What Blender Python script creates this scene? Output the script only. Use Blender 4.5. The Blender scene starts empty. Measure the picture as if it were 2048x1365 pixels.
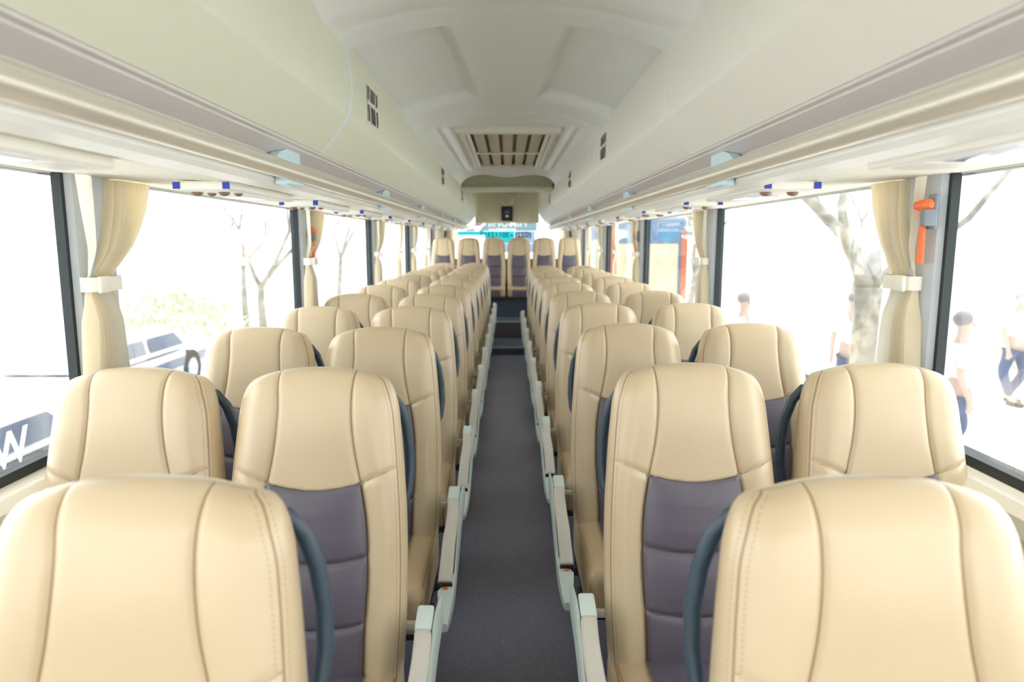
import bpy, bmesh, math, random
import numpy as np
from mathutils import Vector, Matrix
random.seed(7); rng = np.random.default_rng(7)
C = bpy.context.scene.collection
PI = math.pi

# ------------------------------------------------------------------ materials
def srgb(r, g, b):
    f = lambda c: ((c/255)/12.92 if c/255 <= .04045 else (((c/255)+.055)/1.055)**2.4)
    return (f(r), f(g), f(b), 1)

class NT:
    def __init__(s, name):
        s.m = bpy.data.materials.new(name); s.m.use_nodes = True
        s.t = s.m.node_tree; s.t.nodes.clear()
        s.out = s.t.nodes.new('ShaderNodeOutputMaterial')
    def n(s, kind, **k):
        nd = s.t.nodes.new('ShaderNode'+kind)
        for a, v in k.items():
            if a in nd.inputs.keys() if isinstance(a, str) else False: nd.inputs[a].default_value = v
            else: setattr(nd, a, v)
        return nd
    def l(s, a, b): s.t.links.new(a, b)
    def math(s, op, a, b=None, clamp=False):
        nd = s.t.nodes.new('ShaderNodeMath'); nd.operation = op; nd.use_clamp = clamp
        for i, v in enumerate((a, b)):
            if v is None: continue
            if isinstance(v, (int, float)): nd.inputs[i].default_value = v
            else: s.l(v, nd.inputs[i])
        return nd.outputs[0]
    def mix(s, f, a, b):
        nd = s.t.nodes.new('ShaderNodeMix'); nd.data_type = 'RGBA'
        for key, v in ((0, f), (6, a), (7, b)):
            if isinstance(v, (int, float, tuple)): nd.inputs[key].default_value = v
            else: s.l(v, nd.inputs[key])
        return nd.outputs[2]

def plain(name, col, rough=.5, metal=0, spec=.5, noise=0.03, bump=0, bscale=200, emit=0, sheen=0):
    t = NT(name); b = t.n('BsdfPrincipled')
    b.inputs['Roughness'].default_value = rough; b.inputs['Metallic'].default_value = metal
    b.inputs['Specular IOR Level'].default_value = spec
    tc = t.n('TexCoord'); nz = t.n('TexNoise'); nz.inputs['Scale'].default_value = 6; nz.inputs['Detail'].default_value = 3
    t.l(tc.outputs['Object'], nz.inputs['Vector'])
    dark = tuple(c*(1-noise*2) for c in col[:3])+(1,)
    lite = tuple(min(1, c*(1+noise)) for c in col[:3])+(1,)
    c = t.mix(nz.outputs['Fac'], dark, lite); t.l(c, b.inputs['Base Color'])
    if emit: b.inputs['Emission Color'].default_value = col; b.inputs['Emission Strength'].default_value = emit
    if bump:
        n2 = t.n('TexNoise'); n2.inputs['Scale'].default_value = bscale; n2.inputs['Detail'].default_value = 2
        t.l(tc.outputs['Object'], n2.inputs['Vector'])
        bp = t.n('Bump'); bp.inputs['Strength'].default_value = bump; bp.inputs['Distance'].default_value = .002
        t.l(n2.outputs['Fac'], bp.inputs['Height']); t.l(bp.outputs[0], b.inputs['Normal'])
    t.l(b.outputs[0], t.out.inputs[0]); return t.m

def leather(name, col, seamcol, stitch=True, rough=.33):
    t = NT(name); b = t.n('BsdfPrincipled')
    b.inputs['Roughness'].default_value = rough; b.inputs['Specular IOR Level'].default_value = .7
    tc = t.n('TexCoord'); nz = t.n('TexNoise'); nz.inputs['Scale'].default_value = 5; nz.inputs['Detail'].default_value = 4
    t.l(tc.outputs['Object'], nz.inputs['Vector'])
    base = t.mix(nz.outputs['Fac'], tuple(c*.93 for c in col[:3])+(1,), col)
    def line(attr, w):
        a = t.n('Attribute'); a.attribute_name = attr
        ab = t.math('ABSOLUTE', a.outputs['Fac'])
        return t.math('SUBTRACT', 1, t.math('DIVIDE', ab, w, True), True), a.outputs['Fac']
    s1, _ = line('seam', .0026); e1, ed = line('edge', .0024)
    allm = t.math('MAXIMUM', s1, e1); allm = t.math('MULTIPLY', allm, 1.15, True)
    if stitch:
        al = t.n('Attribute'); al.attribute_name = 'along'
        dash = t.math('GREATER_THAN', t.math('FRACT', t.math('DIVIDE', al.outputs['Fac'], .0075)), .35)
        off = t.math('ABSOLUTE', t.math('SUBTRACT', t.math('ABSOLUTE', ed), .0075))
        st = t.math('MULTIPLY', t.math('SUBTRACT', 1, t.math('DIVIDE', off, .0022, True), True), dash)
        allm = t.math('MAXIMUM', allm, t.math('MULTIPLY', st, .38))
    c = t.mix(t.math('MULTIPLY', allm, .8), base, seamcol); t.l(c, b.inputs['Base Color'])
    v = t.n('TexVoronoi'); v.inputs['Scale'].default_value = 420; t.l(tc.outputs['Object'], v.inputs['Vector'])
    n3 = t.n('TexNoise'); n3.inputs['Scale'].default_value = 28; n3.inputs['Detail'].default_value = 3; t.l(tc.outputs['Object'], n3.inputs['Vector'])
    h = t.math('ADD', t.math('MULTIPLY', v.outputs['Distance'], .35), t.math('MULTIPLY', n3.outputs['Fac'], .9))
    bp = t.n('Bump'); bp.inputs['Strength'].default_value = .32; bp.inputs['Distance'].default_value = .0016
    t.l(h, bp.inputs['Height']); t.l(bp.outputs[0], b.inputs['Normal'])
    t.l(b.outputs[0], t.out.inputs[0]); return t.m

def glass_mat():
    t = NT('window_glass'); tr = t.n('BsdfTransparent'); tr.inputs[0].default_value = (.97, .985, .985, 1)
    g = t.n('BsdfGlossy'); g.inputs['Roughness'].default_value = .02
    fr = t.n('Fresnel'); fr.inputs[0].default_value = 1.3
    mx = t.n('MixShader'); t.l(t.math('MULTIPLY', fr.outputs[0], .6), mx.inputs[0]); t.l(tr.outputs[0], mx.inputs[1]); t.l(g.outputs[0], mx.inputs[2])
    t.l(mx.outputs[0], t.out.inputs[0]); return t.m
def film(name, col):
    t = NT(name); tr = t.n('BsdfTransparent'); tr.inputs[0].default_value = col
    d = t.n('BsdfTranslucent'); d.inputs[0].default_value = col
    mx = t.n('MixShader'); mx.inputs[0].default_value = .12
    t.l(tr.outputs[0], mx.inputs[1]); t.l(d.outputs[0], mx.inputs[2]); t.l(mx.outputs[0], t.out.inputs[0]); return t.m
def cloth_mat():
    t = NT('curtain_cloth'); tc = t.n('TexCoord')
    w = t.n('TexNoise'); w.inputs['Scale'].default_value = 60; t.l(tc.outputs['Object'], w.inputs['Vector'])
    col = t.mix(w.outputs['Fac'], srgb(252, 245, 226), srgb(255, 250, 238))
    d = t.n('BsdfDiffuse'); t.l(col, d.inputs[0]); tl = t.n('BsdfTranslucent'); t.l(col, tl.inputs[0])
    mx = t.n('MixShader'); mx.inputs[0].default_value = .7; t.l(d.outputs[0], mx.inputs[1]); t.l(tl.outputs[0], mx.inputs[2])
    t.l(mx.outputs[0], t.out.inputs[0]); return t.m
def floor_mat():
    t = NT('speckled_vinyl'); b = t.n('BsdfPrincipled'); b.inputs['Roughness'].default_value = .33
    tc = t.n('TexCoord')
    nz = t.n('TexNoise'); nz.inputs['Scale'].default_value = 3; t.l(tc.outputs['Object'], nz.inputs['Vector'])
    c = t.mix(nz.outputs['Fac'], srgb(104, 108, 126), srgb(118, 121, 140))
    def fleck(scale, thr, w0):
        v = t.n('TexVoronoi'); v.inputs['Scale'].default_value = scale
        t.l(tc.outputs['Object'], v.inputs['Vector'])
        sep = t.n('SeparateColor'); t.l(v.outputs['Color'], sep.inputs[0])
        near = t.math('LESS_THAN', v.outputs['Distance'], .32)
        return t.math('MULTIPLY', near, t.math('GREATER_THAN', sep.outputs[w0], thr))
    c = t.mix(t.math('MULTIPLY', fleck(125, .84, 0), .9), c, srgb(214, 120, 84))
    c = t.mix(t.math('MULTIPLY', fleck(135, .84, 1), .6), c, srgb(150, 155, 170))
    t.l(c, b.inputs['Base Color']); t.l(b.outputs[0], t.out.inputs[0]); return t.m
def ribbed_mat():
    t = NT('ribbed_fabric_lining'); b = t.n('BsdfPrincipled'); b.inputs['Roughness'].default_value = .7
    tc = t.n('TexCoord'); mp = t.n('Mapping'); t.l(tc.outputs['Object'], mp.inputs[0]); mp.inputs['Scale'].default_value = (1, 1, 1)
    w = t.n('TexWave'); w.bands_direction = 'X'; w.inputs['Scale'].default_value = 18; w.inputs['Distortion'].default_value = 2.5; w.inputs['Detail'].default_value = 1
    t.l(mp.outputs[0], w.inputs['Vector'])
    c = t.mix(w.outputs['Fac'], srgb(240, 234, 214), srgb(254, 252, 242)); t.l(c, b.inputs['Base Color'])
    bp = t.n('Bump'); bp.inputs['Distance'].default_value = .004; bp.inputs['Strength'].default_value = .5; t.l(w.outputs['Fac'], bp.inputs['Height']); t.l(bp.outputs[0], b.inputs['Normal'])
    t.l(b.outputs[0], t.out.inputs[0]); return t.m
def bark_mat(name, a, b_):
    t = NT(name); b = t.n('BsdfPrincipled'); b.inputs['Roughness'].default_value = .9
    tc = t.n('TexCoord'); n = t.n('TexNoise'); n.inputs['Scale'].default_value = 7; n.inputs['Detail'].default_value = 6
    t.l(tc.outputs['Object'], n.inputs['Vector']); r = t.n('ValToRGB'); r.color_ramp.elements[0].position = .35; r.color_ramp.elements[1].position = .62
    r.color_ramp.elements[0].color = a; r.color_ramp.elements[1].color = b_; t.l(n.outputs['Fac'], r.inputs[0]); t.l(r.outputs[0], b.inputs['Base Color'])
    t.l(b.outputs[0], t.out.inputs[0]); return t.m

M = dict(
    cream=leather('cream_leather', srgb(216, 195, 161), srgb(130, 96, 62)),
    cream_plain=leather('cream_leather_cushion', srgb(208, 182, 144), srgb(130, 96, 62), stitch=False),
    grey=leather('slate_grey_leather', srgb(103, 96, 110), srgb(46, 42, 58), stitch=False, rough=.38),
    piping=plain('cream_piping', srgb(176, 140, 98), .5),
    shell=plain('slate_plastic', srgb(64, 80, 94), .42, bump=.1),
    arm=plain('warm_grey_armrest', srgb(200, 194, 182), .45, bump=.1),
    mint=plain('pale_grey_plastic', srgb(200, 212, 206), .4, bump=.15, bscale=500),
    dark=plain('dark_metal', srgb(40, 42, 48), .5),
    orange=plain('orange_plastic', srgb(244, 118, 58), .4),
    rackL=plain('rack_plastic_left', srgb(226, 227, 206), .42, noise=.01),
    rackR=plain('rack_plastic_right', srgb(236, 232, 222), .42, noise=.01),
    recess=plain('silver_recess', srgb(218, 212, 210), .35, metal=.1),
    rod=plain('satin_rail', srgb(226, 220, 206), .28, metal=.45, noise=.0),
    strip=plain('white_strip', srgb(250, 250, 244), .25),
    seal=plain('pale_blue_seal', srgb(222, 234, 236), .5),
    fin=plain('ice_blue_plastic', srgb(206, 230, 238), .3),
    ceil=plain('ceiling_plastic', srgb(242, 243, 240), .5, noise=.01),
    duct=plain('duct_plastic', srgb(222, 216, 184), .42, noise=.01),
    white=plain('white_plastic', srgb(246, 244, 236), .35),
    blue=plain('blue_tag', srgb(40, 66, 175), .4),
    brown=plain('brown_nozzle', srgb(150, 120, 96), .4),
    lens=plain('clear_lens', srgb(235, 238, 246), .08),
    black=plain('black_plastic', srgb(14, 15, 18), .3),
    rubber=plain('black_rubber', srgb(20, 34, 38), .45),
    pillar=plain('grey_pillar', srgb(188, 194, 200), .45, bump=.1),
    wall=plain('wall_lining', srgb(214, 206, 190), .6),
    sill=plain('cream_sill', srgb(242, 234, 216), .4),
    clip=plain('tieback', srgb(240, 236, 222), .4),
    mesh=plain('vent_mesh', srgb(200, 190, 166), .6),
    slot=plain('vent_slot', srgb(196, 188, 170), .6),
    step=plain('step_vinyl', srgb(84, 98, 114), .35),
    riser=plain('riser_panel', srgb(96, 88, 90), .5),
    trim=plain('aluminium_trim', srgb(190, 200, 205), .3, metal=.6),
    glass=glass_mat(), cloth=cloth_mat(), floor=floor_mat(), ribbed=ribbed_mat(),
    bark=bark_mat('pale_bark', srgb(128, 124, 116), srgb(176, 172, 160)),
    leaf=plain('pale_leaf', srgb(208, 218, 190), .8, noise=.2),
    ground=plain('concrete', srgb(226, 224, 220), .9, noise=.08),
    grass=plain('dry_verge', srgb(150, 148, 118), .9, noise=.2),
    carwhite=plain('white_paint', srgb(215, 218, 222), .3),
    carglass=plain('vehicle_glass', srgb(84, 100, 126), .15),
    tyre=plain('tyre', srgb(40, 40, 42), .8),
    busblue=plain('blue_coach_paint', srgb(96, 124, 158), .4),
    busyellow=plain('yellow_panel', srgb(206, 202, 170), .5),
    busorange=plain('orange_coach_paint', srgb(186, 104, 78), .4),
    skin=plain('skin', srgb(205, 178, 165), .6), hair=plain('hair', srgb(140, 134, 140), .7),
    shirt=plain('white_shirt', srgb(230, 230, 232), .8), trousers=plain('blue_trousers', srgb(74, 94, 132), .8),
    cyan=film('cyan_film', (.01, .19, .22, 1)), pink=film('pink_film', (.16, .095, .125, 1)), palecyan=film('pale_cyan_film', (.09, .15, .17, 1)),
    navy=film('navy_film', (.002, .018, .035, 1)), paleblue=film('pale_blue_film', (.13, .17, .24, 1)),
    whitefilm=plain('white_lettering', srgb(250, 250, 250), .5, emit=0.9),  # added glow makes the lettering look lit from behind
)

# ------------------------------------------------------------------ object helpers
def link(name, me, mat, parent=None, smooth=True):
    o = bpy.data.objects.new(name, me); C.objects.link(o)
    if mat is not None: me.materials.append(mat)
    if smooth:
        for p in me.polygons: p.use_smooth = True
    if parent is not None: o.parent = parent
    return o
def thing(name, label, cat, loc=(0, 0, 0), group=None, rz=0):
    o = bpy.data.objects.new(name, None); C.objects.link(o); o.empty_display_size = .1
    o.location = loc; o.rotation_euler = (0, 0, rz); tag(o, label, cat, group); return o
def tag(o, label, cat, group=None):
    o['label'] = label; o['category'] = cat
    if group: o['group'] = group
    return o
def copy_tree(o, parent=None):
    c = o.copy(); C.objects.link(c)
    if parent is not None: c.parent = parent
    for ch in list(o.children): copy_tree(ch, c)
    return c
def struct(o): o['kind'] = 'structure'; return o

class MB:
    """collects geometry for ONE mesh"""
    def __init__(s): s.v = []; s.f = []
    def add(s, vs, fs):
        k = len(s.v); s.v += [tuple(float(a) for a in p) for p in vs]; s.f += [tuple(i+k for i in f) for f in fs]; return s
    def box(s, x0, x1, y0, y1, z0, z1):
        return s.add([(x0,y0,z0),(x1,y0,z0),(x1,y1,z0),(x0,y1,z0),(x0,y0,z1),(x1,y0,z1),(x1,y1,z1),(x0,y1,z1)],
                     [(0,3,2,1),(4,5,6,7),(0,1,5,4),(1,2,6,5),(2,3,7,6),(3,0,4,7)])
    def rbox(s, c, h, r, n=4, xf=None):
        """rounded box, centre c, half sizes h, radius r"""
        r = min(r, min(h)*.999); ax = []
        for k in range(3):
            a = [-h[k]+r*(1-math.cos(i/n*PI/2)) for i in range(n+1)]
            ax.append(a+[-q for q in reversed(a)])
        def P(x, y, z):
            inn = [max(-h[k]+r, min(h[k]-r, (x, y, z)[k])) for k in range(3)]
            d = Vector((x-inn[0], y-inn[1], z-inn[2]))
            if d.length > 1e-9: d = d.normalized()*r
            p = Vector((inn[0]+d.x, inn[1]+d.y, inn[2]+d.z))
            if xf: p = Vector(xf(p))
            return (p.x+c[0], p.y+c[1], p.z+c[2])
        for k in range(3):
            a, b = [i for i in range(3) if i != k]
            for sg in (-1, 1):
                A, B = ax[a], ax[b]; vs = []
                for i in A:
                    for j in B:
                        q = [0, 0, 0]; q[k] = sg*h[k]; q[a] = i; q[b] = j; vs.append(P(*q))
                nb = len(B); fs = []
                for i in range(len(A)-1):
                    for j in range(nb-1):
                        f = (i*nb+j, (i+1)*nb+j, (i+1)*nb+j+1, i*nb+j+1)
                        if (sg < 0) != (k == 1): f = f[::-1]
                        fs.append(f)
                s.add(vs, fs)
        return s
    def tube(s, pts, rad, n=10, flat=1.0, cap=True):
        pts = [Vector(p) for p in pts]; rad = rad if hasattr(rad, '__len__') else [rad]*len(pts)
        up = Vector((0, 0, 1)); prev = None; vs = []; fs = []
        for i, p in enumerate(pts):
            d = (pts[min(i+1, len(pts)-1)]-pts[max(i-1, 0)]).normalized()
            if prev is None:
                a = d.cross(up if abs(d.z) < .9 else Vector((1, 0, 0))).normalized()
            else: a = (prev-d*prev.dot(d)).normalized()
            prev = a; b = d.cross(a)
            for j in range(n):
                t = 2*PI*j/n; vs.append(p+a*math.cos(t)*rad[i]+b*math.sin(t)*rad[i]*flat)
        for i in range(len(pts)-1):
            for j in range(n):
                fs.append((i*n+j, i*n+(j+1)%n, (i+1)*n+(j+1)%n, (i+1)*n+j))
        if cap:
            fs.append(tuple(reversed(range(n)))); fs.append(tuple((len(pts)-1)*n+j for j in range(n)))
        return s.add(vs, fs)
    def grid(s, P):
        n, m = len(P), len(P[0])
        return s.add([p for r in P for p in r], [(i*m+j, i*m+j+1, (i+1)*m+j+1, (i+1)*m+j) for i in range(n-1) for j in range(m-1)])
    def extrude_y(s, prof, y0, y1, closed=False, caps=False):
        n = len(prof); vs = [(x, y0, z) for x, z in prof]+[(x, y1, z) for x, z in prof]
        fs = [(i, (i+1)%n, n+(i+1)%n, n+i) for i in range(n if closed else n-1)]
        if caps: fs += [tuple(reversed(range(n))), tuple(range(n, 2*n))]
        return s.add(vs, fs)
    def sphere(s, c, r, n=12, m=8, sc=(1, 1, 1), half=0):
        vs = []; fs = []; lo = -PI/2; hi = PI/2 if not half else 0
        for i in range(m+1):
            a = lo+(hi-lo)*i/m
            for j in range(n):
                t = 2*PI*j/n; vs.append((c[0]+r*sc[0]*math.cos(a)*math.cos(t), c[1]+r*sc[1]*math.cos(a)*math.sin(t), c[2]+r*sc[2]*math.sin(a)))
        for i in range(m):
            for j in range(n): fs.append((i*n+j, i*n+(j+1)%n, (i+1)*n+(j+1)%n, (i+1)*n+j))
        return s.add(vs, fs)
    def mesh(s, name):
        me = bpy.data.meshes.new(name); me.from_pydata(s.v, [], s.f)
        bm = bmesh.new(); bm.from_mesh(me); bmesh.ops.remove_doubles(bm, verts=bm.verts, dist=1e-5)
        bmesh.ops.recalc_face_normals(bm, faces=bm.faces); bm.to_mesh(me); bm.free(); return me
    def build(s, name, mat, parent=None, smooth=False, sharp=40):
        me = s.mesh(name); o = link(name, me, mat, parent, smooth)
        if smooth and sharp: me.set_sharp_from_angle(angle=math.radians(sharp))
        return o

# ------------------------------------------------------------------ seat
H0 = .45; HB = .70
def interp(tab, x):
    xs = [t[0] for t in tab]; ys = [t[1] for t in tab]
    # smooth (monotone cubic-ish) interpolation
    x = np.clip(np.asarray(x, float), xs[0], xs[-1]); xs = np.array(xs); ys = np.array(ys, float)
    d = np.gradient(ys, xs); i = np.clip(np.searchsorted(xs, x)-1, 0, len(xs)-2)
    h = xs[i+1]-xs[i]; t = (x-xs[i])/h
    return (2*t**3-3*t**2+1)*ys[i]+(t**3-2*t**2+t)*h*d[i]+(-2*t**3+3*t**2)*ys[i+1]+(t**3-t**2)*h*d[i+1]
WF = [(-.04, .188), (.1, .197), (.25, .200), (.38, .197), (.5, .189), (.58, .182), (.63, .176), (.66, .168), (.68, .160), (.692, .151), (.70, .138)]
XS = [(-.04, .112), (.1, .118), (.25, .126), (.36, .121), (.445, .108), (.53, .092), (.62, .085), (.70, .089)]
YF = [(-.04, -.165), (.08, -.155), (.25, -.128), (.45, -.092), (.6, -.062), (.7, -.046)]
YB = [(-.04, -.055), (.25, -.01), (.5, .028), (.7, .052)]
wf = lambda z: interp(WF, z); xsf = lambda z: interp(XS, z)
def sstep(a, b, x): t = np.clip((x-a)/(b-a), 0, 1); return t*t*(3-2*t)
def q_(zn): return np.clip((zn-(.70-.055))/.055, 0, 1)
def front_y(x, zn, grooves=True):
    """zn: nominal height 0...70"""
    w = wf(zn); xs = xsf(zn); ax = np.abs(x); s = np.clip(ax/w, 0, 1)
    y = interp(YF, zn)+.030*s**7
    y -= .016*sstep(0, 1, (ax-xs)/(w-xs)*1.4)*(1-.4*sstep(.35, .7, zn))
    y -= .010*np.exp(-((zn-.2)/.12)**2)*(1-s**2)+.012*np.exp(-((zn-.58)/.10)**2)*(1-s**2)
    if grooves:
        y += .0075*np.exp(-((ax-xs)/.0055)**2)
        zi = .428+.020*(ax/xs)**2
        y += .013*sstep(.0, .006, xs-ax)*sstep(.0, .005, zi-zn)
        dz = zn-(.445+.046*((ax-xs)/(w-xs)))
        y += .006*np.exp(-(dz/.006)**2)*sstep(-.003, .004, ax-xs)*(1-s**10)
    return y
def clustered(n, a=0., b=1.):
    t = (1-np.cos(np.linspace(0, PI, n)))/2; return a+(b-a)*t
def backrest_mesh(zmin=-.03):
    zs = np.concatenate([np.linspace(zmin, .63, 132)[:-1], .63+.07*np.sin(np.linspace(0, PI/2, 22))])
    half = np.concatenate([np.linspace(0, 1, 10)[:-1]*.9, .9+clustered(6, 0, .1)[:-1], 1+clustered(18)])  # 0..1 centre to seam, 1..2 seam to edge
    half = np.concatenate([-half[::-1][:-1], half])
    rings = []; seam = []; edge = []; along = []
    for zn in zs:
        w = float(wf(zn)); xs = float(xsf(zn)); q = float(q_(zn)); c = math.sqrt(max(0, 1-q*q))**.9
        a = np.abs(half); ax = np.where(a <= 1, a*xs, xs+(a-1)*(w-xs)); x = ax*np.sign(half)
        s = ax/w
        yf = front_y(x, np.full_like(x, zn)); yb = float(interp(YB, zn))
        zt = zn/.70*(.70-.022*s**2.4)
        mid = (yf+yb)/2; hf = (yb-yf)/2
        ring = [(x[i], mid[i]-hf[i]*c, zt[i]) for i in range(len(x))]
        dz = zn-(.445+.046*((ax-xs)/(w-xs)))
        sd = np.minimum(np.abs(ax-xs), np.where(ax > xs+.001, np.abs(dz), 1))
        se = list(sd); ed = list(np.minimum((w-ax), .5)); al = [zn]*len(x)
        ye = ring[-1][1]; ybc = mid[-1]+hf[-1]*c; T = ybc-ye; zz = ring[-1][2]
        ng = 9; nb = 15
        side = []
        for g in range(1, ng):
            u = g/ng; side.append((w+(.010*math.sin(PI*min(1, u*1.15)**.8)+.001)*c, ye+T*u, zz, -u*T))
        for p in side: ring.append(p[:3]); se.append(1); ed.append(p[3]); al.append(zn)
        bx = np.linspace(w*.985, -w*.985, nb)
        for b in bx:
            sb = abs(b)/w; mm = (front_y(np.array([b]), np.array([zn]), False)[0]+yb)/2; hh = yb-mm
            ring.append((b, mm+hh*c-.012*sb**4*c, zn/.70*(.70-.022*sb**2.4))); se.append(1); ed.append(-.2); al.append(zn)
        for p in reversed(side): ring.append((-p[0], p[1], p[2])); se.append(1); ed.append(p[3]); al.append(zn)
        rings.append(ring); seam.append(se); edge.append(ed); along.append(al)
    m = len(rings[0]); n = len(rings); vs = [p for r in rings for p in r]
    fs = [(i*m+j, i*m+(j+1)%m, (i+1)*m+(j+1)%m, (i+1)*m+j) for i in range(n-1) for j in range(m)]
    fs.append(tuple(reversed(range(m))))
    top = (n-1)*m; fs.append(tuple(top+j for j in range(m)))
    me = bpy.data.meshes.new('backrest'); me.from_pydata([(x, y, z+H0) for x, y, z in vs], [], fs)
    for nm, dat in (('seam', seam), ('edge', edge), ('along', along)):
        a = me.attributes.new(nm, 'FLOAT', 'POINT'); a.data.foreach_set('value', np.array([v for r in dat for v in r], dtype=np.float32))
    return me
def set_attr(me, **k):
    for nm in ('seam', 'edge', 'along'):
        a = me.attributes.new(nm, 'FLOAT', 'POINT'); v = k.get(nm)
        a.data.foreach_set('value', np.asarray(v if v is not None else np.ones(len(me.vertices)), dtype=np.float32))
def insert_mesh():
    """grey centre panel of the backrest, three padded bands"""
    U = np.concatenate([-1+clustered(9, 0, .16)[:-1], np.linspace(-.84, .84, 15), 1-clustered(9, 0, .16)[::-1][1:]])
    zt = lambda u: .428+.020*u**2
    n = 110; P = []; S = []
    bands = [.265, .115]
    for i in range(n+1):
        v = i/n; row = []; sr = []
        for u in U:
            z = -.03+v*(zt(u)+.03); w = float(xsf(z)); x = u*w
            y = float(front_y(np.array([x*.9]), np.array([z]), False)[0])
            d = [z-(b+.018*(u*u)) for b in bands]+[zt(u)-z]
            gr = sum(.007*math.exp(-(q/.007)**2) for q in d[:2])
            puff = .010*min(1, min(abs(q) for q in d)/.05)**.5*(1-abs(u)**4)
            edge = .005*math.exp(-((1-abs(u))*w/.004)**2)+.004*math.exp(-(d[2]/.004)**2)
            row.append((x*.995, y-.0045-puff+gr+edge, z/.70*(.70-.022*(abs(x)/float(wf(z)))**2.4)+H0)); sr.append(min([abs(q) for q in d[:2]]+[abs(d[2])+.001, (1-abs(u))*w+.001]))
        P.append(row); S.append(sr)
    mb = MB().grid(P); me = bpy.data.meshes.new('back_insert'); me.from_pydata(mb.v, [], mb.f)
    set_attr(me, seam=[s for r in S for s in r]); return me
def slab_ring_mesh(name, off, y0, y1, z0, z1):
    """thin rear shell following the outline"""
    zs = np.linspace(z0, z1, 26); vs = []; m = 0; rings = []
    for zn in zs:
        w = float(wf(zn))+off; yb = float(interp(YB, zn)); t = 1-max(0, (zn-(z1-.05))/.05)**2
        w *= .9+.1*t; ring = []
        xs = np.linspace(-w, w, 12)
        for x in xs: ring.append((x, yb+y0-.02*(abs(x)/w)**4, zn))
        for x in xs[::-1]: ring.append((x, yb+y0+(y1-y0)*(1-(abs(x)/w)**6)*math.sqrt(max(t, .02)), zn))
        rings.append([(a, b, c+H0-.03*(abs(a)/w)**2) for a, b, c in ring])
    m = len(rings[0]); n = len(rings)
    fs = [(i*m+j, i*m+(j+1)%m, (i+1)*m+(j+1)%m, (i+1)*m+j) for i in range(n-1) for j in range(m)]
    fs += [tuple(reversed(range(m))), tuple((n-1)*m+j for j in range(m))]
    me = bpy.data.meshes.new(name); me.from_pydata([p for r in rings for p in r], [], fs)
    return me
def cushion_top(y):  # z of the cushion's top surface along y (y from -.53 to -.06)
    return .452-.012*((y+.30)/.23)**2
def cushion_mesh():
    mb = MB()
    def xf(p):
        t = (p.y+.235)/.47      # 0 front .. 1 rear
        crown = .010*(1-(p.x/.21)**2) if p.z > 0 else 0
        return (p.x*(1+.02*math.sin(PI*t)), p.y, p.z+crown-(.012*(1-t)**3 if p.z > 0 else 0))
    mb.rbox((0, -.295, .372), (.199, .235, .078), .038, 6, xf)
    me = mb.mesh('cushion'); set_attr(me); return me
def cushion_insert_mesh():
    P = []; path = [(-.068, .455), (-.12, .4615), (-.2, .4640), (-.3, .4640), (-.4, .4615), (-.45, .4575), (-.485, .4500), (-.510, .4360), (-.526, .415), (-.5345, .39), (-.5345, .36), (-.5345, .33), (-.532, .312)]
    S = []
    for (y, z) in path:
        row = []
        for u in np.linspace(-1, 1, 17):
            w = .118; x = u*w; sag = .003*math.exp(-((1-abs(u))*w/.005)**2)
            top = (y > -.5)
            row.append((x, y+(0 if top else sag), z-(sag+.010*(x/.21)**2 if top else 0))); S.append((1-abs(u))*w+.0015)
        P.append(row)
    mb = MB().grid(P); me = bpy.data.meshes.new('cushion_insert'); me.from_pydata(mb.v, [], mb.f); set_attr(me, seam=S)
    return me
def cushion_piping_mesh(side):
    mb = MB()
    for s in (side,):
        x = .189*s
        pts = [(x, -.08, .440), (x, -.2, .4445), (x, -.32, .443), (x, -.43, .437), (x, -.485, .428), (x*.99, -.513, .410), (x*.98, -.525, .385), (x*.98, -.527, .34), (x*.98, -.52, .31)]
        mb.tube(pts, .0035, 6)
    return mb.mesh('piping')

me_back = backrest_mesh(); me_ins = insert_mesh(); me_shell = slab_ring_mesh('back_shell', -.004, -.004, .028, -.06, .655)
me_cush = cushion_mesh(); me_cins = cushion_insert_mesh(); me_pip = cushion_piping_mesh(-1); me_pip2 = cushion_piping_mesh(1)
def smooth(me):
    for p in me.polygons: p.use_smooth = True
    return me
for me, mt in ((me_back, 'cream'), (me_ins, 'grey'), (me_shell, 'shell'), (me_cush, 'cream_plain'), (me_cins, 'grey'), (me_pip, 'piping'), (me_pip2, 'piping')):
    smooth(me); me.materials.append(M[mt])
def part(name, me, parent, mat=None):
    o = bpy.data.objects.new(name, me); C.objects.link(o); o.parent = parent
    if mat is not None: me.materials.append(M[mat]); smooth(me)
    return o
def bench_proto():
    r = thing('bench_seat', '', 'seat')
    part('backrest', me_back, r); part('back_insert', me_ins, r); part('cushion', me_cush, r); part('cushion_insert', me_cins, r)
    return r
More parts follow.
